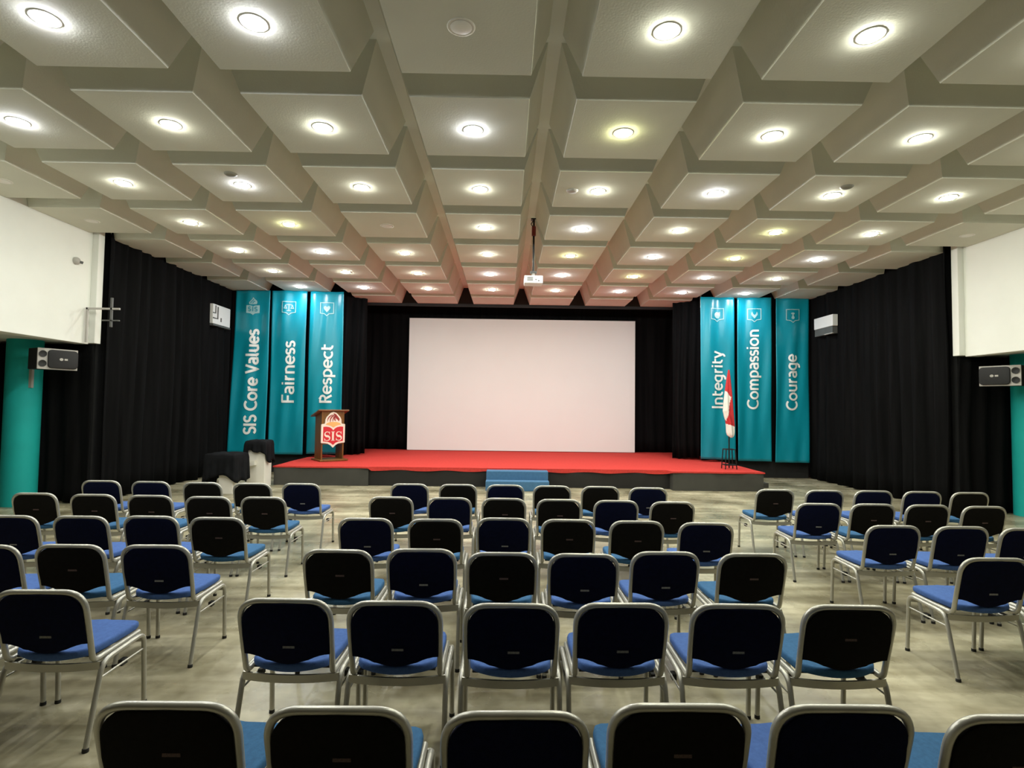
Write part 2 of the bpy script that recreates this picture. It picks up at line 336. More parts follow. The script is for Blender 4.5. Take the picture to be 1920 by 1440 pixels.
# ------------------------------------------------------------------ lettering (strokes in a cap-height-1 em square)
def arc(cx, cy, rx, ry, a0, a1, n=14):
    return [(cx + rx * math.cos(math.radians(a0 + (a1 - a0) * i / n)), cy + ry * math.sin(math.radians(a0 + (a1 - a0) * i / n))) for i in range(n + 1)]
W = 0.13
def glyphs():
    h = W / 2; X = 0.74; xc = X / 2; xr = X / 2 - h
    def bowl(cx, rx, a0=0, a1=360, n=24): return arc(cx, xc, rx, xr, a0, a1, n)
    g = {}
    g['S'] = ([arc(.30, .7175, .21, .2175, 28, 270) + arc(.30, .2825, .22, .2175, 90, -152)[1:]], .58)
    g['s'] = ([arc(.235, .74 * .7125, .16, .74 * .205, 25, 270) + arc(.235, .74 * .30, .17, .74 * .215, 90, -152)[1:]], .46)
    g['I'] = ([[(.14, 0), (.14, 1)]], .28)
    g['C'] = ([arc(.47, .5, .38, .435, 48, 312, 24)], .76)
    g['o'] = ([bowl(.33, .255)], .66)
    g['r'] = ([[(.14, 0), (.14, X)], [(.14, .42)] + arc(.36, .42, .22, .255, 180, 82)], .44)
    g['e'] = ([bowl(.32, .25, 0, 318), [(.07, .37), (.57, .37)]], .62)
    g['V'] = ([[(.04, 1), (.33, .05), (.62, 1)]], .66)
    g['a'] = ([[(.09, .655)] + arc(.27, .47, .2, .205, 88, 0, 8) + [(.47, 0.02)], arc(.28, .22, .2, .16, 90, 300, 14) + [(.47, .10)], [(.28, .38), (.47, .38)]], .58)
    g['l'] = ([[(.13, 1.04), (.13, .2)] + arc(.29, .2, .16, .14, 180, 265, 6)], .32)
    g['u'] = ([[(.12, X), (.12, .3)] + arc(.33, .3, .21, .235, 180, 290, 10) + [(.52, .1)], [(.52, X), (.52, .02)]], .64)
    g['F'] = ([[(.14, 0), (.14, 1)], [(.14, 1 - h), (.6, 1 - h)], [(.14, .5), (.55, .5)]], .60)
    g['i'] = ([[(.13, 0), (.13, X)], [(.13, .87), (.13, 1.01)]], .26)
    g['n'] = ([[(.13, 0), (.13, X - .03)], [(.13, X - .1)] + arc(.32, .43, .21, .245, 110, 0, 10) + [(.53, 0)]], .65)
    g['m'] = ([[(.13, 0), (.13, X - .03)], [(.13, X - .1)] + arc(.29, .45, .18, .225, 110, 0, 10) + [(.47, 0)], [(.47, .45)] + arc(.64, .45, .18, .225, 135, 0, 10) + [(.82, 0)]], .95)
    g['R'] = ([[(.14, 0), (.14, 1 - h), (.34, 1 - h)] + arc(.34, .715, .21, .22, 90, -90, 12) + [(.14, .495)], [(.34, .495), (.58, 0)]], .64)
    g['p'] = ([[(.13, -.24), (.13, X - .05)], arc(.30, xc, .25, xr, 130, -130, 20)], .64)
    g['c'] = ([arc(.34, xc, .27, xr, 52, 308, 18)], .54)
    g['t'] = ([[(.15, .95), (.15, .25)] + arc(.33, .25, .18, .19, 180, 285, 8), [(.15, X - h), (.44, X - h)]], .47)
    g['g'] = ([arc(.33, xc, .26, xr, 50, 310, 20), [(.51, X - .06), (.51, -.02)] + arc(.31, -.02, .20, .19, 0, -115, 10)], .64)
    g['y'] = ([[(.04, X), (.28, .06)], [(.52, X), (.30, .06)] + arc(.12, .02, .2, .2, 0, -85, 8)], .55)
    return g
GLYPH = glyphs()
def ribbon(path, w):
    P = [Vector((p[0], p[1])) for p in path]; vs = []
    for i, p in enumerate(P):
        d0 = (P[i] - P[i - 1]).normalized() if i > 0 else None
        d1 = (P[i + 1] - P[i]).normalized() if i < len(P) - 1 else None
        if d0 is None: d0 = d1
        if d1 is None: d1 = d0
        n0 = Vector((-d0.y, d0.x)); n1 = Vector((-d1.y, d1.x)); m = n0 + n1
        m = n0 if m.length < 1e-4 else m.normalized()
        ww = (w[i] if isinstance(w, list) else w) / 2 / max(0.5, m.dot(n0))
        vs += [p + m * ww, p - m * ww]
    return vs, [(2 * i, 2 * i + 1, 2 * i + 3, 2 * i + 2) for i in range(len(P) - 1)]
def subdiv(path, step=0.12):
    out = [path[0]]
    for a, b in zip(path, path[1:]):
        n = max(1, int(math.hypot(b[0] - a[0], b[1] - a[1]) / step))
        out += [(a[0] + (b[0] - a[0]) * i / n, a[1] + (b[1] - a[1]) * i / n) for i in range(1, n + 1)]
    return out
def tess(pts):
    return [tuple(t) for t in tessellate_polygon([[Vector((p[0], p[1], 0)) for p in pts]])]
def text_shapes(txt):
    x = 0; shapes = []
    for ch in txt:
        if ch == ' ': x += .30; continue
        paths, adv = GLYPH[ch]
        for p in paths: shapes.append([(q[0] + x, q[1]) for q in subdiv(p)])
        x += adv + 0.02
    return shapes, x - 0.09

# ------------------------------------------------------------------ banners
def banner(word, tl, tr, bl, br, base_x, v0, length, cap, icon, label, seed, bold=0.155, icon_v=4.09):
    """Corners are (x, z) on the plane y = 13.8; the word runs upwards, its baseline at x = base_x."""
    rnd = random.Random(seed); ph = [rnd.uniform(0, 6.28) for _ in range(4)]
    ox, oz = (bl[0] + br[0]) / 2, bl[1]
    def ripple(u, v):
        return 0.016 * math.sin(u * 7 + ph[0] + 2.2 * v) * (0.3 + 0.7 * v) + 0.012 * math.sin(u * 13 + ph[1]) + 0.02 * math.sin(v * 4 + ph[2] + u * 2) + 0.006 * math.sin(u * 17 - v * 9 + ph[3])
    def at(u, v, off=0.0):
        x = (bl[0] * (1 - u) + br[0] * u) * (1 - v) + (tl[0] * (1 - u) + tr[0] * u) * v
        z = (bl[1] * (1 - u) + br[1] * u) * (1 - v) + (tl[1] * (1 - u) + tr[1] * u) * v
        return (x - ox, ripple(u, v) - off, z - oz)
    w = tr[0] - tl[0]; hgt = tl[1] - bl[1]
    t = thing('hanging_banner', label, 'banner', (ox, 13.8, oz), 0, 'core value banners')
    mb = MB(); mb.grid(28, 60, at)
    mb.build('banner_cloth', M['banner'], t, smooth='all', solid=0.003)
    def put(shapes, name, m, width, fx, fz):      # shapes in local units; fx, fz give world x and z
        b = MB()
        for s in shapes:
            if isinstance(s, tuple): vs, fs = s
            else: vs, fs = ribbon(subdiv(s), width)
            pv = []
            for q in vs:
                x, z = fx(q), fz(q)
                v = (z - bl[1]) / hgt; xl = bl[0] * (1 - v) + tl[0] * v; xr_ = br[0] * (1 - v) + tr[0] * v
                pv.append(at((x - xl) / (xr_ - xl), v, 0.011))
            b.add(pv, fs)
        return b.build(name, m, t)
    sh, adv = text_shapes(word); k = length / adv
    put(sh, 'lettering', M['print_white'], bold, lambda q: base_x - q[1] * cap, lambda q: v0 + q[0] * k)
    # crest: shield outline with a small device in it
    cx = (tl[0] + tr[0]) / 2; cz = icon_v; r = 0.16
    shield = [[(-1, .95), (1, .95), (1, -.7), (.35, -.8), (0, -1.1), (-.35, -.8), (-1, -.7), (-1, .95), (-.9, .95)]]
    fx, fz = (lambda q: cx + q[0] * r), (lambda q: cz + q[1] * r)
    def fan(pts): return ([Vector(p) for p in pts], tess(pts))
    heart = [(0, -.5)] + [(.5 * math.cos(a) * .55 + .26, .22 + .3 * math.sin(a)) for a in [math.radians(d) for d in range(-30, 190, 20)]][:10]
    heart = [(0, -.55), (.5, .02), (.53, .25), (.4, .42), (.2, .44), (0, .26), (-.2, .44), (-.4, .42), (-.53, .25), (-.5, .02)]
    dev = []; wd = 0.13
    if icon == 'crest':
        solid = [fan([(-1, .35), (-1, -.85), (-.3, -.95), (0, -1.2), (.3, -.95), (1, -.85), (1, .35), (.3, .3), (0, .15), (-.3, .3)]),
                 fan([(-.55, .5), (-.6, .8), (-.3, 1.1), (-.1, 1.35), (0, 1.6), (.25, 1.3), (.6, 1.0), (.62, .7), (.5, .5)])]
        put(solid, 'crest', M['print_pale'], wd, fx, fz)
        b = []
        for i, ch in enumerate('SIS'):
            b += [[((q[0] * .8 + [-.72, -.12, .22][i]), -.62 + q[1] * .72) for q in p] for p in GLYPH[ch][0]]
        b += [[(-.35, .62), (-.25, .85), (0, 1.1), (.12, 1.3)], [(-.05, .62), (.05, .82), (.3, 1.0)]]
        def put2():
            bb = MB()
            for s in b:
                vs, fs = ribbon(subdiv(s), .12); pv = []
                for q in vs:
                    x, z = fx(q), fz(q); v = (z - bl[1]) / hgt; xl = bl[0] * (1 - v) + tl[0] * v; xr_ = br[0] * (1 - v) + tr[0] * v
                    pv.append(at((x - xl) / (xr_ - xl), v, 0.017))
                bb.add(pv, fs)
            bb.build('crest_lettering', M['banner'], t)
        put2()
        return t
    if icon == 'scales':
        dev = [[(-.5, .42), (0, .5), (.5, .42)], [(0, .5), (0, -.45)], [(-.3, -.45), (.3, -.45)],
               [(-.5, .42), (-.68, -.1), (-.32, -.1), (-.5, .42)], [(.5, .42), (.32, -.1), (.68, -.1), (.5, .42)]]
    elif icon == 'heart': dev = [fan(heart)]
    elif icon == 'fist': dev = [fan([(-.15, -.6), (.25, -.62), (.5, -.2), (.52, .45), (.25, .35), (0, .42), (-.25, .3), (-.45, .05), (-.42, -.3)])]
    elif icon == 'hands': dev = [fan([(0, -.6), (.5, 0), (.5, .3), (.35, .5), (.22, .15), (0, -.05), (-.22, .15), (-.35, .5), (-.5, .3), (-.5, 0)])]
    elif icon == 'flower': dev = [fan(arc(0, .32, .3, .16, 0, 360, 12)[:-1]), fan(arc(0, -.32, .26, .26, 0, 360, 12)[:-1]), fan([(-.12, .2), (.12, .2), (.12, -.2), (-.12, -.2)])]
    put(shield, 'crest_outline', M['print_pale'], 0.12, fx, fz)
    put(dev, 'crest_device', M['print_pale'], 0.11, fx, fz)
    return t
banner('SIS Core Values', (-6.75, 4.51), (-5.89, 4.52), (-6.84, .49), (-5.93, .49), -6.16, .94, 2.58, .30, 'crest', 'dark teal banner reading SIS Core Values, outermost on the left', 1, bold=.185)
banner('Fairness', (-5.85, 4.52), (-4.99, 4.53), (-5.85, .46), (-5.0, .46), -5.24, 1.71, 1.53, .31, 'scales', 'teal banner reading Fairness with a scales crest', 2)
banner('Respect', (-4.9, 4.52), (-4.08, 4.52), (-4.91, .48), (-4.05, .48), -4.31, 1.72, 1.46, .30, 'heart', 'bright teal banner reading Respect with a heart crest, behind the lectern', 3)
banner('Integrity', (4.86, 4.53), (5.72, 4.54), (4.88, .47), (5.74, .46), 5.42, 1.72, 1.42, .29, 'fist', 'bright teal banner reading Integrity, behind the flag', 4)
banner('Compassion', (5.79, 4.53), (6.65, 4.54), (5.79, .44), (6.64, .43), 6.33, 1.72, 1.99, .29, 'hands', 'teal banner reading Compassion, between Integrity and Courage', 5)
banner('Courage', (6.78, 4.53), (7.62, 4.54), (6.73, .41), (7.58, .41), 7.29, 1.70, 1.39, .29, 'flower', 'dark teal banner reading Courage, outermost on the right', 6)

# ------------------------------------------------------------------ chairs
def make_chair(kind):
    t = thing('stacking_chair', '', 'chair')
    mt = M['metal']
    for s in (-1, 1):
        ff, fc = (s * .238, .225, .012), (s * .236, .205, .398)
        rc, rf = (s * .236, -.125, .388), (s * .240, -.225, .012)
        ft = corner(ff, fc, rc, .055); rt = corner(fc, rc, rf, .06)
        for foot, path in ((ff, [ff] + ft), (rf, [rf] + rt[::-1])):
            mb = MB(); mb.tube(path,   .0130, 10); lg = mb.build('leg', mt, t, smooth=True)
            mb = MB(); mb.lathe([(.001, 0), (.0148, 0), (.0152, .003), (.0145, .018), (.012, .02)], 10, (foot[0], foot[1], 0))
            tag(mb.build('foot_cap', M['rubber'], lg, smooth=True), 'black rubber foot cap')
        mb = MB(); mb.tube([ft[-1], rt[0]],   .0130, 10, cap=False); mb.build('side_rail', mt, t, smooth=True)
        a = Vector(ff).lerp(Vector(fc), .78); b = Vector(rf).lerp(Vector(rc), .80)
        mb = MB(); mb.tube([a, b], .0055, 8); st_ = mb.build('stretcher', mt, t, smooth=True)
        c = a.lerp(b, .45); mb = MB(); mb.box(c.x - s * .012 - .012, c.x - s * .012 + .012, c.y - .022, c.y + .022, c.z - .02, c.z + .012)
        tag(mb.build('bumper', M['rubber'], st_, bevel=.003), 'black stacking bumper')
    # bent back tube: seat rail, up, over, down, seat rail
    b0, b1 = -.155, -.245
    pts = [(-.209, .20, .407), (-.209, b0, .402), (-.2165, b1, .771), (.2165, b1, .771), (.209, b0, .402), (.209, .20, .407)]
    path = [pts[0]] + corner(pts[0], pts[1], pts[2], .035) + corner(pts[1], pts[2], pts[3], .105, 9) + corner(pts[2], pts[3], pts[4], .105, 9) + corner(pts[3], pts[4], pts[5], .035) + [pts[5]]
    mb = MB(); mb.tube(path, .0138, 12); mb.build('back_frame', mt, t, smooth=True)
    for y, nm in ((-.135, 'rear_crossbar'), (.20, 'front_crossbar')):
        mb = MB()
        def bar(u, v, y=y):
            x = -.234 + .468 * u; bow = (1 - (2 * u - 1) ** 2)
            p = [(-.006, -.019), (.006, -.019), (.006, .019), (-.006, .019), (-.006, -.019)][int(round(v * 4))]
            return (x, y + p[0] - .012 * bow * (y < 0), .374 + p[1] - .010 * bow)
        mb.grid(12, 4, bar); mb.build('crossbar', mt, t, smooth=True)
    # seat pad
    out = []
    for i in range(13):                                # rear edge, bowed
        u = -1 + 2 * i / 12; out.append((u * .178, -.185 + .05 * abs(u) ** 2.2))
    out += [(.195, -.11), (.205, 0), (.207, .12), (.205, .19), (.195, .222), (.17, .236)]
    out += [(.08, .241), (0, .242), (-.08, .241)]
    out += [(-x, y) for x, y in [(.17, .236), (.195, .222), (.205, .19), (.207, .12), (.205, 0), (.195, -.11)]]
    mb = slab(out, .042, .014, 3)
    mb.v = [(x, z, .418 + y - .010 * (1 - (x / .21) ** 2) * max(0, .1 - z) / .3) for x, y, z in mb.v]
    mb.build('seat', M['seat_' + kind], t, smooth=True)
    mb = MB(); mb.box(-.185, .185, -.13, .21,   .410, .4195); tag(mb.build('seat_board', M['rubber'], t, bevel=.003), 'board under the seat, black for the shade there')  # underseat shade is put into the board's black colour
    # back pad: outline in (x, height along the tilted frame), bottom edge dips in the middle
    top = .762; hw = .2045; out = []
    for i in range(17):
        u = -1 + 2 * i / 16; out.append((u * hw, .503 - .054 * (0.5 + 0.5 * math.cos(PI * u)) ** 0.9))
    out += [(hw, .60), (hw, .665)]
    out += [(hw - .098 + .098 * math.cos(a), top - .098 + .098 * math.sin(a)) for a in [math.radians(d) for d in (15, 30, 45, 60, 75)]]
    out += [(.09, top), (.0, top), (-.09, top)]
    out += [(-hw + .098 - .098 * math.cos(a), top - .098 + .098 * math.sin(a)) for a in [math.radians(d) for d in (75, 60, 45, 30, 15)]]
    out += [(-hw, .665), (-hw, .60)]
    def tilt(y, z): return y - .018 + b0 + (b1 - b0) * (z - .40) / (.771 - .40)
    mb = slab(out, .034, .007, 2)
    mb.v = [(x, tilt(y, z), z) for x, y, z in mb.v]
    bk = mb.build('backrest', M['back_' + kind], t, smooth=True)
    zt, xt = (.541, .012) if kind == 'a' else (.612, .012)
    mb = MB(); mb.box(xt - .028, xt + .028, tilt(-.002, zt), tilt(.002, zt), zt - .0055, zt + .0055)
    tag(mb.build('woven_tag', M['tag_' + kind], bk), 'small pale woven tag' if kind == 'a' else 'small dull reddish woven tag')
    return t
CH = {'M1': [(-1.03, 1.74, 'b'), (-.5, 1.72, 'b'), (.04, 1.7, 'a'), (.56, 1.75, 'b'), (1.075, 1.75, 'a'), (1.585, 1.7, 'b')],
      'M2': [(-1.03, 2.66, 'a'), (-.51, 2.64, 'a'), (.04, 2.62, 'a'), (.56, 2.64, 'a'), (1.12, 2.64, 'a'), (1.65, 2.64, 'b')],
      'M3': [(-1.05, 3.56, 'b'), (-.53, 3.60, 'a'), (-.01, 3.53, 'b'), (.51, 3.52, 'a'), (1.04, 3.59, 'a'), (1.6, 3.57, 'b')],
      'M4': [(-1.13, 4.56, 'a'), (-.56, 4.55, 'b'), (0, 4.62, 'a'), (.535, 4.59, 'b'), (1.09, 4.56, 'b'), (1.65, 4.52, 'a')],
      'M5': [(-1.14, 5.63, 'b'), (-.55, 5.62, 'a'), (0, 5.62, 'b'), (.55, 5.59, 'b'), (1.12, 5.56, 'a'), (1.67, 5.52, 'b')],
      'M6': [(-1.12, 6.58, 'a'), (-.55, 6.58, 'b'), (.01, 6.58, 'a'), (.56, 6.55, 'b'), (1.13, 6.54, 'b'), (1.68, 6.48, 'a')],
      'L2': [(-2.26, 2.75, 'a'), (-2.80, 2.72, 'a')],
      'L3': [(-2.25, 3.63, 'a'), (-2.79, 3.62, 'b'), (-3.30, 3.59, 'a')],
      'L4': [(-2.31, 4.52, 'b'), (-2.86, 4.55, 'a'), (-3.40, 4.52, 'a'), (-3.96, 4.51, 'a')],
      'L5': [(-2.38, 5.53, 'b'), (-2.92, 5.52, 'b'), (-3.51, 5.56, 'b'), (-4.09, 5.58, 'b'), (-4.70, 5.62, 'b')],
      'L6': [(-2.36, 6.50, 'a'), (-2.92, 6.48, 'b'), (-3.51, 6.50, 'b'), (-4.12, 6.53, 'a'), (-4.72, 6.56, 'a')],
      'R3': [(3.13, 3.52, 'a'), (3.67, 3.53, 'a')],
      'R4': [(3.16, 4.49, 'a'), (3.71, 4.48, 'a'), (4.22, 4.44, 'a')],
      'R5': [(3.14, 5.52, 'a'), (3.69, 5.53, 'b'), (4.22, 5.51, 'b'), (4.75, 5.46, 'b')],
      'R6': [(3.16, 6.46, 'b'), (3.73, 6.44, 'a'), (4.31, 6.45, 'a'), (4.87, 6.43, 'a'), (5.40, 6.40, 'b')]}
ORD = ['first', 'second', 'third', 'fourth', 'fifth', 'sixth', 'seventh', 'eighth', 'ninth', 'tenth']
ROWN = {'1': 'rearmost row', '2': 'second row from the rear', '3': 'third row from the rear', '4': 'third row from the stage', '5': 'second row from the stage', '6': 'row nearest the stage'}
proto = {}
rc = random.Random(11)
for key, lst in CH.items():
    for i, (x, y, kd) in enumerate(lst):
        col = 'navy-backed' if kd == 'a' else 'black-backed'
        if key[0] == 'M': lab = '%s chair %s from left in middle block, %s' % (col, ORD[i], ROWN[key[1]])
        else: lab = '%s chair %s from the aisle in %s block, %s' % (col, ORD[i], 'left' if key[0] == 'L' else 'right', ROWN[key[1]])
        grp = 'chairs in the %s block' % {'M': 'middle', 'L': 'left', 'R': 'right'}[key[0]]
        loc = (x, y + .257, 0); rz = math.radians(rc.uniform(-1, 1))
        if kd not in proto:
            o = proto[kd] = make_chair(kd); o.location = loc; o.rotation_euler = (0, 0, rz); o['label'] = lab; o['group'] = grp
        else: dup(proto[kd], loc, rz, lab, grp)

# ------------------------------------------------------------------ downlights
def make_light(m):
    t = thing('ceiling_downlight', '', 'ceiling light', group='ceiling downlights')
    mb = MB(); mb.lathe([(.080, -.002), (.086, -.0055), (.098, -.005), (.106, -.002), (.106, .004)], 28); mb.build('trim_ring', M['trim'], t, smooth='all')
    prof = [(.082 * math.cos(a), -.004 - .024 * math.sin(a)) for a in [math.radians(d) for d in (0, 15, 30, 45, 60, 75, 88)]]
    if m == 'lens_off': prof = [(.082, -.006), (.06, -.012), (.03, -.015), (.001, -.016)]
    mb = MB(); mb.lathe(prof, 24); mb.build('diffuser', M[m], t, smooth='all')
    return t
w_, c_, g_, n_ = 'lens_warm', 'lens_cool', 'lens_green', 'lens_off'
LR = {-1: (-3, [w_, n_, w_, n_, w_, n_, w_, n_]),  # out-of-view row, added to brighten the near chairs, floor and ceiling
      0: (-3, [w_, c_, c_, n_, w_, w_, w_, w_]), 1: (-4, [w_, c_, w_, w_, c_, g_, w_, w_, w_]),
      2: (-4, [n_, w_, c_, w_, w_, w_, c_, w_, w_]), 3: (-4, [n_, w_, g_, n_, w_, c_, w_, g_, w_, n_]),
      4: (-3, [w_, c_, w_, w_, g_, c_, g_, c_]), 5: (-3, [w_, w_, w_, c_, c_, g_, c_, w_]), 6: (-3, [c_, c_, w_, w_, w_, c_, c_, c_])}
FROM_STAGE = {6: 'first', 5: 'second', 4: 'third', 3: 'fourth', 2: 'fifth', 1: 'sixth', 0: 'seventh'}
LN = {w_: 'lit warm white', c_: 'lit cool white', g_: 'lit yellowish', n_: 'unlit'}
plight = {}
for j, (k0, kinds) in LR.items():
    for i, m in enumerate(kinds):
        loc = (colx(k0 + i), rowy(j), ZC)
        if j < 0: lab = '%s downlight in the unseen added ceiling row above the rearmost chairs' % LN[m]
        else: lab = '%s downlight, column %s from left, %s ceiling row from the stage' % (LN[m], ['one', 'two', 'three', 'four', 'five', 'six', 'seven', 'eight', 'nine', 'ten'][k0 + i + 4], FROM_STAGE[j])
        if m not in plight:
            o = plight[m] = make_light(m); o.location = loc; o['label'] = lab
        else: dup(plight[m], loc, 0, lab)
for x, y, lab, m in ((-3.43, 6.77, 'small dark smoke detector beside a cool downlight in the left half of ceiling', 'taupe'),
                     (.83, 7.11, 'small pale smoke detector beside a downlight near the ceiling centre', 'pale_grey'),
                     (4.26, 6.83, 'small dark smoke detector beside a warm downlight in the right half of ceiling', 'taupe')):
    mb = MB(); mb.lathe([(.001, -.026), (.045, -.025), (.06, -.020), (.075, -.008), (.078, 0)], 24)
    tag(mb.build('smoke_detector', M[m], loc=(x, y, ZC), smooth='all'), lab, 'smoke detector', 'smoke detectors')

# ------------------------------------------------------------------ ceiling projector on its pole
pj = thing('ceiling_projector', 'white projector hanging from ceiling on a black pole with a red sleeve', 'projector', (.45, 9.54, ZS))
mb = MB(); mb.box(-.05, .05, -.05, .05, -.02, 0); mb.build('ceiling_plate', M['black_metal'], pj)
mb = MB(); mb.tube([(0, 0, -.02), (0, 0, -.93)], .018, 12); mb.build('pole', M['black_metal'], pj, smooth=True)
mb = MB(); mb.lathe([(.019, -.30), (.036, -.30), (.036, -.14), (.030, -.13), (.019, -.13)], 14); tag(mb.build('sleeve', M['red_plastic'], pj, smooth=True), 'dark red sleeve')
mb = MB(); mb.tube([(-.01, -.02, -.03), (-.05, -.03, -.10), (-.03, -.03, -.13), (0, -.02, -.14)], .008, 8); mb.build('cable', M['black_metal'], pj, smooth=True)
mb = MB(); mb.box(-.055, .055, -.05, .05, -.955, -.93); mb.build('bracket', M['grey_plastic'], pj)
mb = MB(); mb.tube([(0, 0, -.955), (0, 0, -1.02)], .028, 12); mb.build('swivel', M['pale_grey'], pj, smooth=True)
mb = MB(); mb.box(-.16, .16, -.13, .13, -1.155, -1.02); bd = mb.build('projector_body', M['white_plastic'], pj, bevel=.015)
mb = MB()
for i in range(4): mb.box(-.11, -.01, -.133, -.125, -1.06 - i * .018, -1.051 - i * .018)
mb.box(.03, .05, -.133, -.125, -1.10, -1.085); mb.box(.075, .10, -.133, -.125, -1.12, -1.105)
tag(mb.build('vent', M['grey_plastic'], bd), 'dark vent slots')

# ------------------------------------------------------------------ lectern
lc = thing('lectern', 'brown wooden lectern on red stage with red and white SIS shield', 'lectern', (-4.13, 13.12, .405), math.radians(38))
hw, dp, ht = .265, .21, 1.14
mb = MB(); mb.box(-.33, .33, -.34, .26, 0, .035); mb.build('base', M['wood'], lc, bevel=.006)
for s in (-1, 1):
    mb = MB(); x = s * hw
    vs = [(x - s * .03, -dp, .035), (x, -dp, .035), (x, dp, .035), (x - s * .03, dp, .035), (x - s * .03, -dp, ht), (x, -dp, ht), (x, dp, ht - .12), (x - s * .03, dp, ht - .12)]
    mb.add(vs, [(0, 3, 2, 1), (4, 5, 6, 7), (0, 1, 5, 4), (1, 2, 6, 5), (2, 3, 7, 6), (3, 0, 4, 7)]); mb.build('side_panel', M['wood'], lc)
mb = MB(); mb.box(-hw + .03, hw - .03, -dp + .005, -dp + .03, .38, ht); mb.build('front_panel', M['wood'], lc)
mb = MB(); mb.box(-hw + .03, hw - .03, -dp + .03, dp - .02, .62, .64); mb.build('shelf', M['wood'], lc)
mb = MB()
vs = [(-.36, -.27, ht + .015), (.36, -.27, ht + .015), (.36, .27, ht - .135), (-.36, .27, ht - .135)]
vs = vs + [(x, y, z + .03) for x, y, z in vs]
mb.add(vs, [(0, 3, 2, 1), (4, 5, 6, 7), (0, 1, 5, 4), (1, 2, 6, 5), (2, 3, 7, 6), (3, 0, 4, 7)]); mb.build('reading_board', M['wood_top'], lc, bevel=.005)
# emblem board: unit = board width, origin at the bottom tip
EW = .56; EZ = .30; EY = -dp - .004
def em(pts, y0, y1, name, m, parent):
    mb = MB(); n = len(pts)
    P = [(x * EW, z * EW + EZ) for x, z in pts]
    mb.add([(x, EY - y0, z) for x, z in P] + [(x, EY - y1, z) for x, z in P], [tuple(range(n)), tuple(range(2 * n - 1, n - 1, -1))] + [(i, (i + 1) % n, n + (i + 1) % n, n + i) for i in range(n)])
    return mb.build(name, m, parent)
def em_strokes(strokes, y, name, m, parent):
    mb = MB()
    for path, w in strokes:
        vs, fs = ribbon(path, w); mb.add([(q[0] * EW, EY - y, q[1] * EW + EZ) for q in vs], fs)
    return mb.build(name, m, parent)
def mirror(p): return p + [(-x, z) for x, z in reversed(p) if abs(x) > 1e-6]
right = [(0, 0), (.10, .10), (.22, .17), (.36, .195), (.48, .20), (.5, .22), (.5, .94), (.49, .975), (.36, .99), (.345, 1.03), (.335, 1.16), (.29, 1.26), (.2, 1.36), (.12, 1.44), (0, 1.48)]
eb = em(mirror(right), 0, .018, 'emblem_board', M['em_white'], lc); eb['label'] = 'cream edged shield board with flame, book and SIS letters'
bk_r = [(0, .115), (.10, .20), (.22, .25), (.42, .275), (.42, .865), (.30, .875), (.16, .85), (.06, .79), (0, .715)]
em(mirror(bk_r), .018, .021, 'book_field', M['em_red'], eb)
em(mirror([(0, .83), (.10, .90), (.22, .94), (.32, .95), (.27, 1.02), (.14, 1.06), (0, 1.065)]), .018, .021, 'flame_bowl', M['em_orange'], eb)
fl = []
def cres(pts, wmax):
    n = len(pts); return (pts, [wmax * (0.12 + 0.88 * math.sin(PI * (i + .3) / (n - .4))) for i in range(n)])
fl.append(cres(arc(.02, 1.10, .27, .26, 185, 95, 9), .045))
fl.append(cres(arc(.06, 1.09, .20, .25, 190, 85, 9), .055))
fl.append(cres(arc(.09, 1.10, .12, .20, 190, 70, 9), .05))
fl.append(cres([(.0, 1.41), (.07, 1.36), (.12, 1.28), (.17, 1.22), (.22, 1.17), (.22, 1.10)], .11))
fl.append(cres([(.0, 1.30), (.05, 1.24), (.05, 1.16), (.09, 1.10)], .06))
em_strokes(fl, .0215, 'flame_strokes', M['em_dark'], eb)
def serif_S(x0, w, z0, h):
    def T(p): return [(x0 + q[0] * w, z0 + q[1] * h) for q in p]
    pth = arc(.5, .735, .36, .235, 15, 270, 16) + arc(.5, .265, .40, .235, 90, -165, 16)[1:]; n = len(pth)
    wd = [.022 + .055 * math.exp(-((i - (n - 1) / 2) / 5.2) ** 2) + .012 * math.sin(PI * i / (n - 1)) for i in range(n)]
    return [(T(pth), wd), (T([(.86, .99), (.86, .70)]), .022), (T([(.10, .30), (.10, .01)]), .022)]
ss = serif_S(-.385, .27, .29, .38) + serif_S(.105, .27, .29, .38)
ss += [([(0 - .008, .29), (0 - .008, .67)], .078), ([(-.078, .301), (.062, .301)], .025), ([(-.078, .659), (.062, .659)], .025)]
em_strokes(ss, .0218, 'emblem_lettering', M['em_white'], eb)

# ------------------------------------------------------------------ flag on its stand
fg = thing('flag_stand', 'furled red and white flag on a black pole in a four-legged stand', 'flag', (4.93, 12.2, .405))
mb = MB(); mb.tube([(0, 0, .02), (0, 0, 2.17)], .014, 10); mb.build('pole', M['black_metal'], fg, smooth=True)
for sx in (-1, 1):
    for sy in (-1, 1):
        mb = MB(); mb.tube([(sx * .125, sy * .11, 0), (sx * .10, sy * .09, .43)], .012, 8); mb.build('leg', M['black_metal'], fg, smooth=True)
for z, nm in ((.43, 'top_ring'), (.09, 'lower_ring')):
    k = 1 if z > .2 else 1.2
    mb = MB(); q = [(-.1 * k, -.09 * k), (.1 * k, -.09 * k), (.1 * k, .09 * k), (-.1 * k, .09 * k)]
    for a, b in zip(q, q[1:] + q[:1]): mb.tube([(*a, z), (*b, z)], .010, 8)
    mb.tube([(-.1 * k, 0, z), (.1 * k, 0, z)], .010, 8)
    mb.build('stand_ring', M['black_metal'], fg, smooth=True)
mb = MB()
prof = [(2.18, -.012, .012), (2.05, -.035, .03), (1.9, -.06, .045), (1.71, -.088, .067), (1.5, -.115, .085), (1.27, -.135, .10), (1.15, -.11, .108), (1.05, -.08, .115), (.93, -.068, .122), (.8, -.065, .12), (.74, -.045, .11), (.70, 0, .09), (.685, .03, .06)]
nz, na = 110, 56
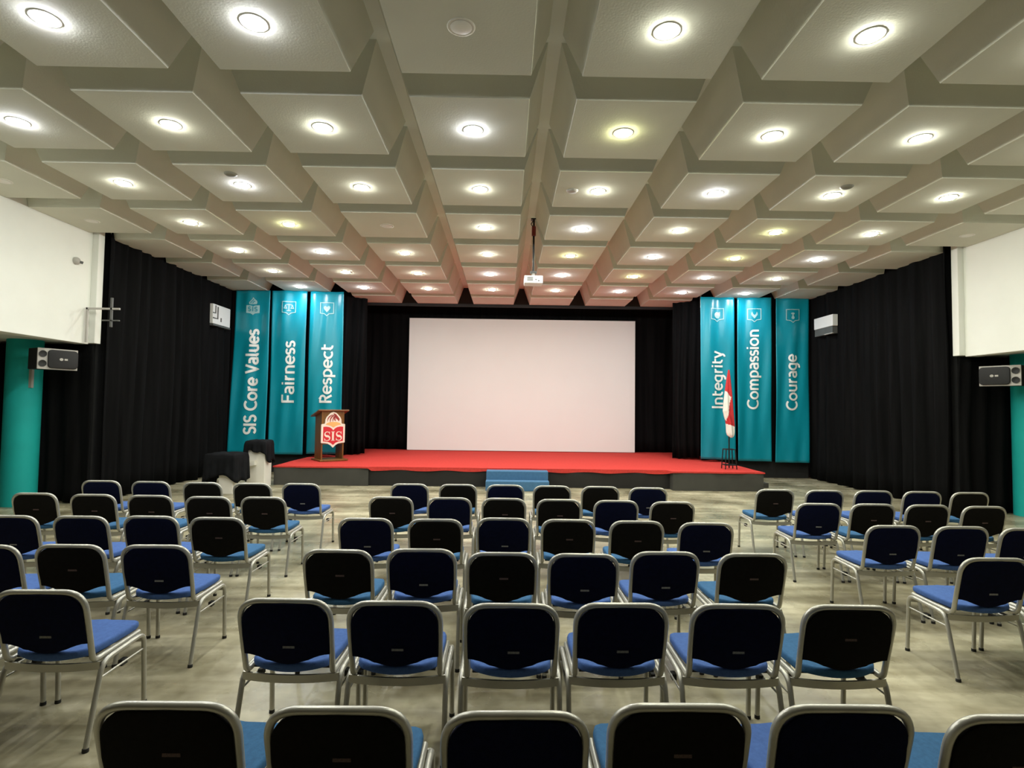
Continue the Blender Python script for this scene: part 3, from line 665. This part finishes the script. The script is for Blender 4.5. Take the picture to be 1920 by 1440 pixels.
def flag_pt(u, v):
    z = 2.18 - (2.18 - .685) * v
    for (za, la, ra), (zb, lb, rb) in zip(prof, prof[1:]):
        if za >= z >= zb:
            f = (za - z) / (za - zb); l = la + (lb - la) * f; r = ra + (rb - ra) * f; break
    a = u * 2 * PI; cx = (l + r) / 2; rx = (r - l) / 2; ry = min(.07, .02 + rx * .6)
    fold = 1 + .30 * math.sin(a * 5 + z * 4)
    return (cx + rx * math.cos(a), ry * math.sin(a) * fold, z)
mb.grid(na, nz, flag_pt)
WHITE = [(-.092, 1.72), (.022, 1.576), (-.03, 1.27), (-.072, 1.05), (-.16, 1.20)]
def inside(x, z, poly):
    c = False
    for (x0, z0), (x1, z1) in zip(poly, poly[1:] + poly[:1]):
        if (z0 > z) != (z1 > z) and x < (x1 - x0) * (z - z0) / (z1 - z0) + x0: c = not c
    return c
mi = []
for jj in range(nz):
    for ii in range(na):
        x, y, z = flag_pt((ii + .5) / na, (jj + .5) / nz)
        white = z < .965 - .35 * x or (y < 0.01 and inside(x, z, WHITE))
        mi.append(1 if white else 0)
mb.mi = mi
mb.build('flag_cloth', [M['flag_red'], M['flag_white']], fg, smooth='all')

# ------------------------------------------------------------------ loudspeakers on the columns
def speaker(side, s, loc, rz):
    t = thing('wall_mounted_speaker', 'dark loudspeaker with pale edge and two round ports, mounted at the %s teal column' % side, 'loudspeaker', loc, rz, 'mounted loudspeakers')
    w, h, d = .27, .165, .28
    mb = MB(); mb.box(-w, w, .0, d, -h, h); mb.build('cabinet', M['cab_black'], t, bevel=.012)
    mb = MB(); mb.box(-w, w, -.02, 0, -h, h); bf = mb.build('baffle', M['pale_grey'], t, bevel=.006)
    e = s * w
    gx = sorted((e - s * .13, -s * w + s * .005))
    out = []
    for sx, sz, a0 in ((1, 1, 0), (-1, 1, 90), (-1, -1, 180), (1, -1, 270)):
        cx = gx[1] - .05 if sx > 0 else gx[0] + .05
        out += [(cx + .05 * math.cos(math.radians(a0 + q)), sz * (h - .07) + .05 * math.sin(math.radians(a0 + q))) for q in (0, 30, 60, 90)]
    g = slab(out, .03, .01); g.v = [(x, -.05 + y, z) for x, y, z in g.v]
    gr = g.build('grille', M['grille'], t, smooth=True)
    for z in (-.075, .075):
        mb = MB(); mb.lathe([(.001, .012), (.03, .010), (.045, .002), (.052, 0)], 20); mb.v = [(x + e - s * .065, -.0205 - .012 + q, y + z) for x, y, q in mb.v]
        tag(mb.build('port', M['rubber'], t, smooth='all'), 'dark round port')
    mb = MB(); gxm = (gx[0] + gx[1]) / 2
    vs = arc(gxm - .03, 0, .026, .022, 0, 360, 16)[:-1]; mb.add([(x, -.052, z) for x, z in vs], [tuple(range(16))])
    mb.box(gxm + .01, gxm + .055, -.053, -.051, -.014, .014)
    tag(mb.build('maker_mark', M['pale_grey'], gr), 'pale maker mark')
    mb = MB(); mb.tube([(0, d, 0), (0, d + .12, 0), (-s * -.0, d + .18, -.02)], .025, 8); mb.box(-.06, .06, d + .15, d + .18, -.12, .12); mb.build('mounting_bracket', M['black_metal'], t)
    return t
speaker('left', -1, (-7.12, 8.86, 2.36), math.radians(62))
speaker('right', 1, (8.02, 8.90, 2.31), math.radians(-60))
mb = MB(); mb.box(-.03, .03, -.05, -.002, -.15, .15)
tag(mb.build('wall_mount_conduit', M['pale_grey'], loc=(-7.73, 9.13, 2.06), bevel=.004), 'short grey conduit box fixed to the left teal column below the speaker', 'conduit')

# ------------------------------------------------------------------ wall units over the curtains
u1 = thing('wall_mounted_unit', 'white wall unit with dark L-shaped pipes poking through the left curtain', 'wall unit', (-6.82, 13.24, 3.78), math.radians(90))
mb = MB(); mb.box(-.40, .40, -.02, .26, -.23, .23); mb.build('unit_body', M['white_plastic'], u1, bevel=.012)
mb = MB(); mb.tube([(-.20, -.03, .18), (-.20, -.03, -.10), (-.40, -.03, -.10)], .014, 8); mb.tube([(-.30, -.03, .2), (-.30, -.03, .02), (-.40, -.03, .02)], .012, 8); mb.box(-.06, -.02, -.03, -.015, -.15, -.06)
tag(mb.build('pipe', M['grey_plastic'], u1), 'dark pipes and bracket')
mb = MB(); mb.box(-.40, .40, -.03, .25, -.275, -.235); mb.build('bottom_vent', M['grey_plastic'], u1)
u2 = thing('wall_mounted_air_conditioner', 'white air conditioner with dark louvre on the right curtain beside Courage banner', 'air conditioner', (7.59, 13.12, 3.76), math.radians(-90))
mb = MB(); mb.box(-.39, .39, -.02, .26, -.07, .20); mb.build('unit_body', M['white_plastic'], u2, bevel=.012)
mb = MB(); mb.box(-.39, .35, .0, .25, -.24, -.07); mb.build('louvre', M['grey_plastic'], u2)
mb = MB(); mb.box(.05, .39, -.03, .0, -.25, -.23); mb.build('flap', M['pale_grey'], u2)

br = thing('wall_mounted_bracket', 'pale metal bracket frame at the lower corner of the left white wall', 'bracket', (-6.86, 9.26, 2.70))
mb = MB(); mb.box(-.13, -.10, -.03, 0, -.02, .56); mb.build('upright', M['pale_grey'], br)
mb = MB(); mb.box(-.13, .42, -.03, 0, .53, .56); mb.build('top_arm', M['pale_grey'], br)
mb = MB(); mb.box(.27, .30, -.03, 0, .24, .73); mb.box(.14, .42, -.03, 0, .34, .36); mb.build('cross_piece', M['grey_plastic'], br)
cm = thing('wall_mounted_camera', 'small grey security camera high on the left white wall', 'camera', (-7.02, 9.0, 3.98))
mb = MB(); mb.lathe([(.06, 0), (.06, .03), (.05, .05), (.03, .065), (.001, .07)], 20); mb.v = [(z, y, x) for x, y, z in mb.v]; mb.build('camera_base', M['pale_grey'], cm, smooth=True)
mb = MB(); mb.tube([(.05, .02, -.01), (.085, .055, -.02)], .022, 12); mb.build('lens_barrel', M['grey_plastic'], cm, smooth=True)

# ------------------------------------------------------------------ covered furniture left of the stage
def drape_box(name, label, x0, x1, y0, y1, top, hems, seed, group='black covers'):
    """A cloth laid over a block: flat-ish top, skirt falling to a different hem height on each side."""
    rnd = random.Random(seed); ph = [rnd.uniform(0, 6.28) for _ in range(4)]
    cx, cy = (x0 + x1) / 2, (y0 + y1) / 2; per = []
    cs = [(x0, y0, 0), (x1, y0, 1), (x1, y1, 2), (x0, y1, 3)]
    n = 22
    for i in range(4):
        ax, ay, _ = cs[i]; bx, by, _ = cs[(i + 1) % 4]
        for k in range(n):
            f = k / n; h0 = hems[i]; hp = hems[(i - 1) % 4]; hn = hems[(i + 1) % 4]
            h = h0 + (max(0, .25 - f) / .25 * (hp - h0) * .5) + (max(0, f - .75) / .25 * (hn - h0) * .5)
            per.append((ax + (bx - ax) * f, ay + (by - ay) * f, h, len(per)))
    rings = [(.55, .02), (.86, .012), (.97, 0), (1.0, -.02)]
    vs = [(0, 0, top + .025)]; m = len(per)
    for sc, dz in rings:
        vs += [((px - cx) * sc, (py - cy) * sc, top + dz + .006 * math.sin(i * .5 + ph[0])) for px, py, h, i in per]
    for q in (.12, .3, .5, .7, .85, 1.0):
        for px, py, h, i in per:
            L = math.hypot(px - cx, py - cy); k = 1 + (.02 + .05 * q * (math.sin(i * .62 + ph[1]) * .6 + math.sin(i * 1.37 + ph[2]) * .4 + .5)) / L * .6
            z = top - .02 - (top - .02 - h - .03 * math.sin(i * .35 + ph[3])) * q
            vs.append(((px - cx) * k, (py - cy) * k, z))
    fs = [(0, 1 + k, 1 + (k + 1) % m) for k in range(m)]
    for r in range(len(rings) + 5):
        fs += [(1 + r * m + k, 1 + (r + 1) * m + k, 1 + (r + 1) * m + (k + 1) % m, 1 + r * m + (k + 1) % m) for k in range(m)]
    mb = MB(); mb.add(vs, fs)
    return tag(mb.build(name, M['cloth'], loc=(cx, cy, 0), smooth='all', solid=.006), label, 'cloth', group)
tb = thing('white_table', 'white pedestal table under a black cloth left of the stage', 'table', (-5.34, 10.75, 0))
mb = MB(); mb.box(-.25, .25, -.24, .27, .68, .715); mb.build('tabletop', M['white_wood'], tb, bevel=.006)
mb = MB(); mb.box(-.02, .24, -.22, .05, 0, .68); mb.build('pedestal', M['white_wood'], tb, bevel=.006)
drape_box('black_cloth', 'black cloth draped over the low white pedestal table', -5.62, -5.06, 10.48, 11.05, .735, [.33, .20, .3, .10], 21)
cb = thing('white_cabinet', 'tall white cabinet with a ledge under black cloth beside the stage', 'cabinet', (-5.06, 11.6, 0))
mb = MB(); mb.box(-.16, .18, -.22, .12, 0, .915); mb.build('body', M['white_wood'], cb, bevel=.006)
mb = MB(); mb.add([(-.26, -.32, .40), (.02, -.32, .46), (.02, -.22, .46), (-.26, -.22, .40), (-.26, -.32, .50), (.02, -.32, .56), (.02, -.22, .56), (-.26, -.22, .50)], [(0, 3, 2, 1), (4, 5, 6, 7), (0, 1, 5, 4), (1, 2, 6, 5), (2, 3, 7, 6), (3, 0, 4, 7)]); mb.build('ledge', M['white_wood'], cb, bevel=.005)
drape_box('black_cloth', 'black cloth draped over the tall white cabinet beside the stage', -5.27, -4.86, 11.34, 11.74, .935, [.74, .52, .4, .35], 22)

# ------------------------------------------------------------------ world, camera, output
w = bpy.data.worlds.new('World'); S.world = w; w.use_nodes = True
w.node_tree.nodes['Background'].inputs['Color'].default_value = (0, 0, 0, 1)
w.node_tree.nodes['Background'].inputs['Strength'].default_value = 0
F = 1040.0
cd = bpy.data.cameras.new('camera'); cam = bpy.data.objects.new('camera', cd); COL.objects.link(cam)
cd.sensor_fit = 'HORIZONTAL'; cd.sensor_width = 36; cd.lens = F / 1920 * 36; cd.clip_start = .05; cd.clip_end = 100
R = Matrix.Rotation(-math.atan(11.4 / F), 3, 'Z') @ Matrix.Rotation(PI / 2 + math.atan(43.2 / F), 3, 'X') @ Matrix.Rotation(math.radians(.75), 3, 'Z')
cam.matrix_world = Matrix.Translation((0, 0, 1.70)) @ R.to_4x4()
S.camera = cam
S.view_settings.view_transform = 'Standard'; S.view_settings.look = 'None'; S.view_settings.gamma = 1; S.view_settings.use_curve_mapping = False
S.view_settings.exposure = 0.58
S.cycles.use_denoising = True
S.cycles.max_bounces = 10; S.cycles.diffuse_bounces = 6
S.cycles.sample_clamp_indirect = 6
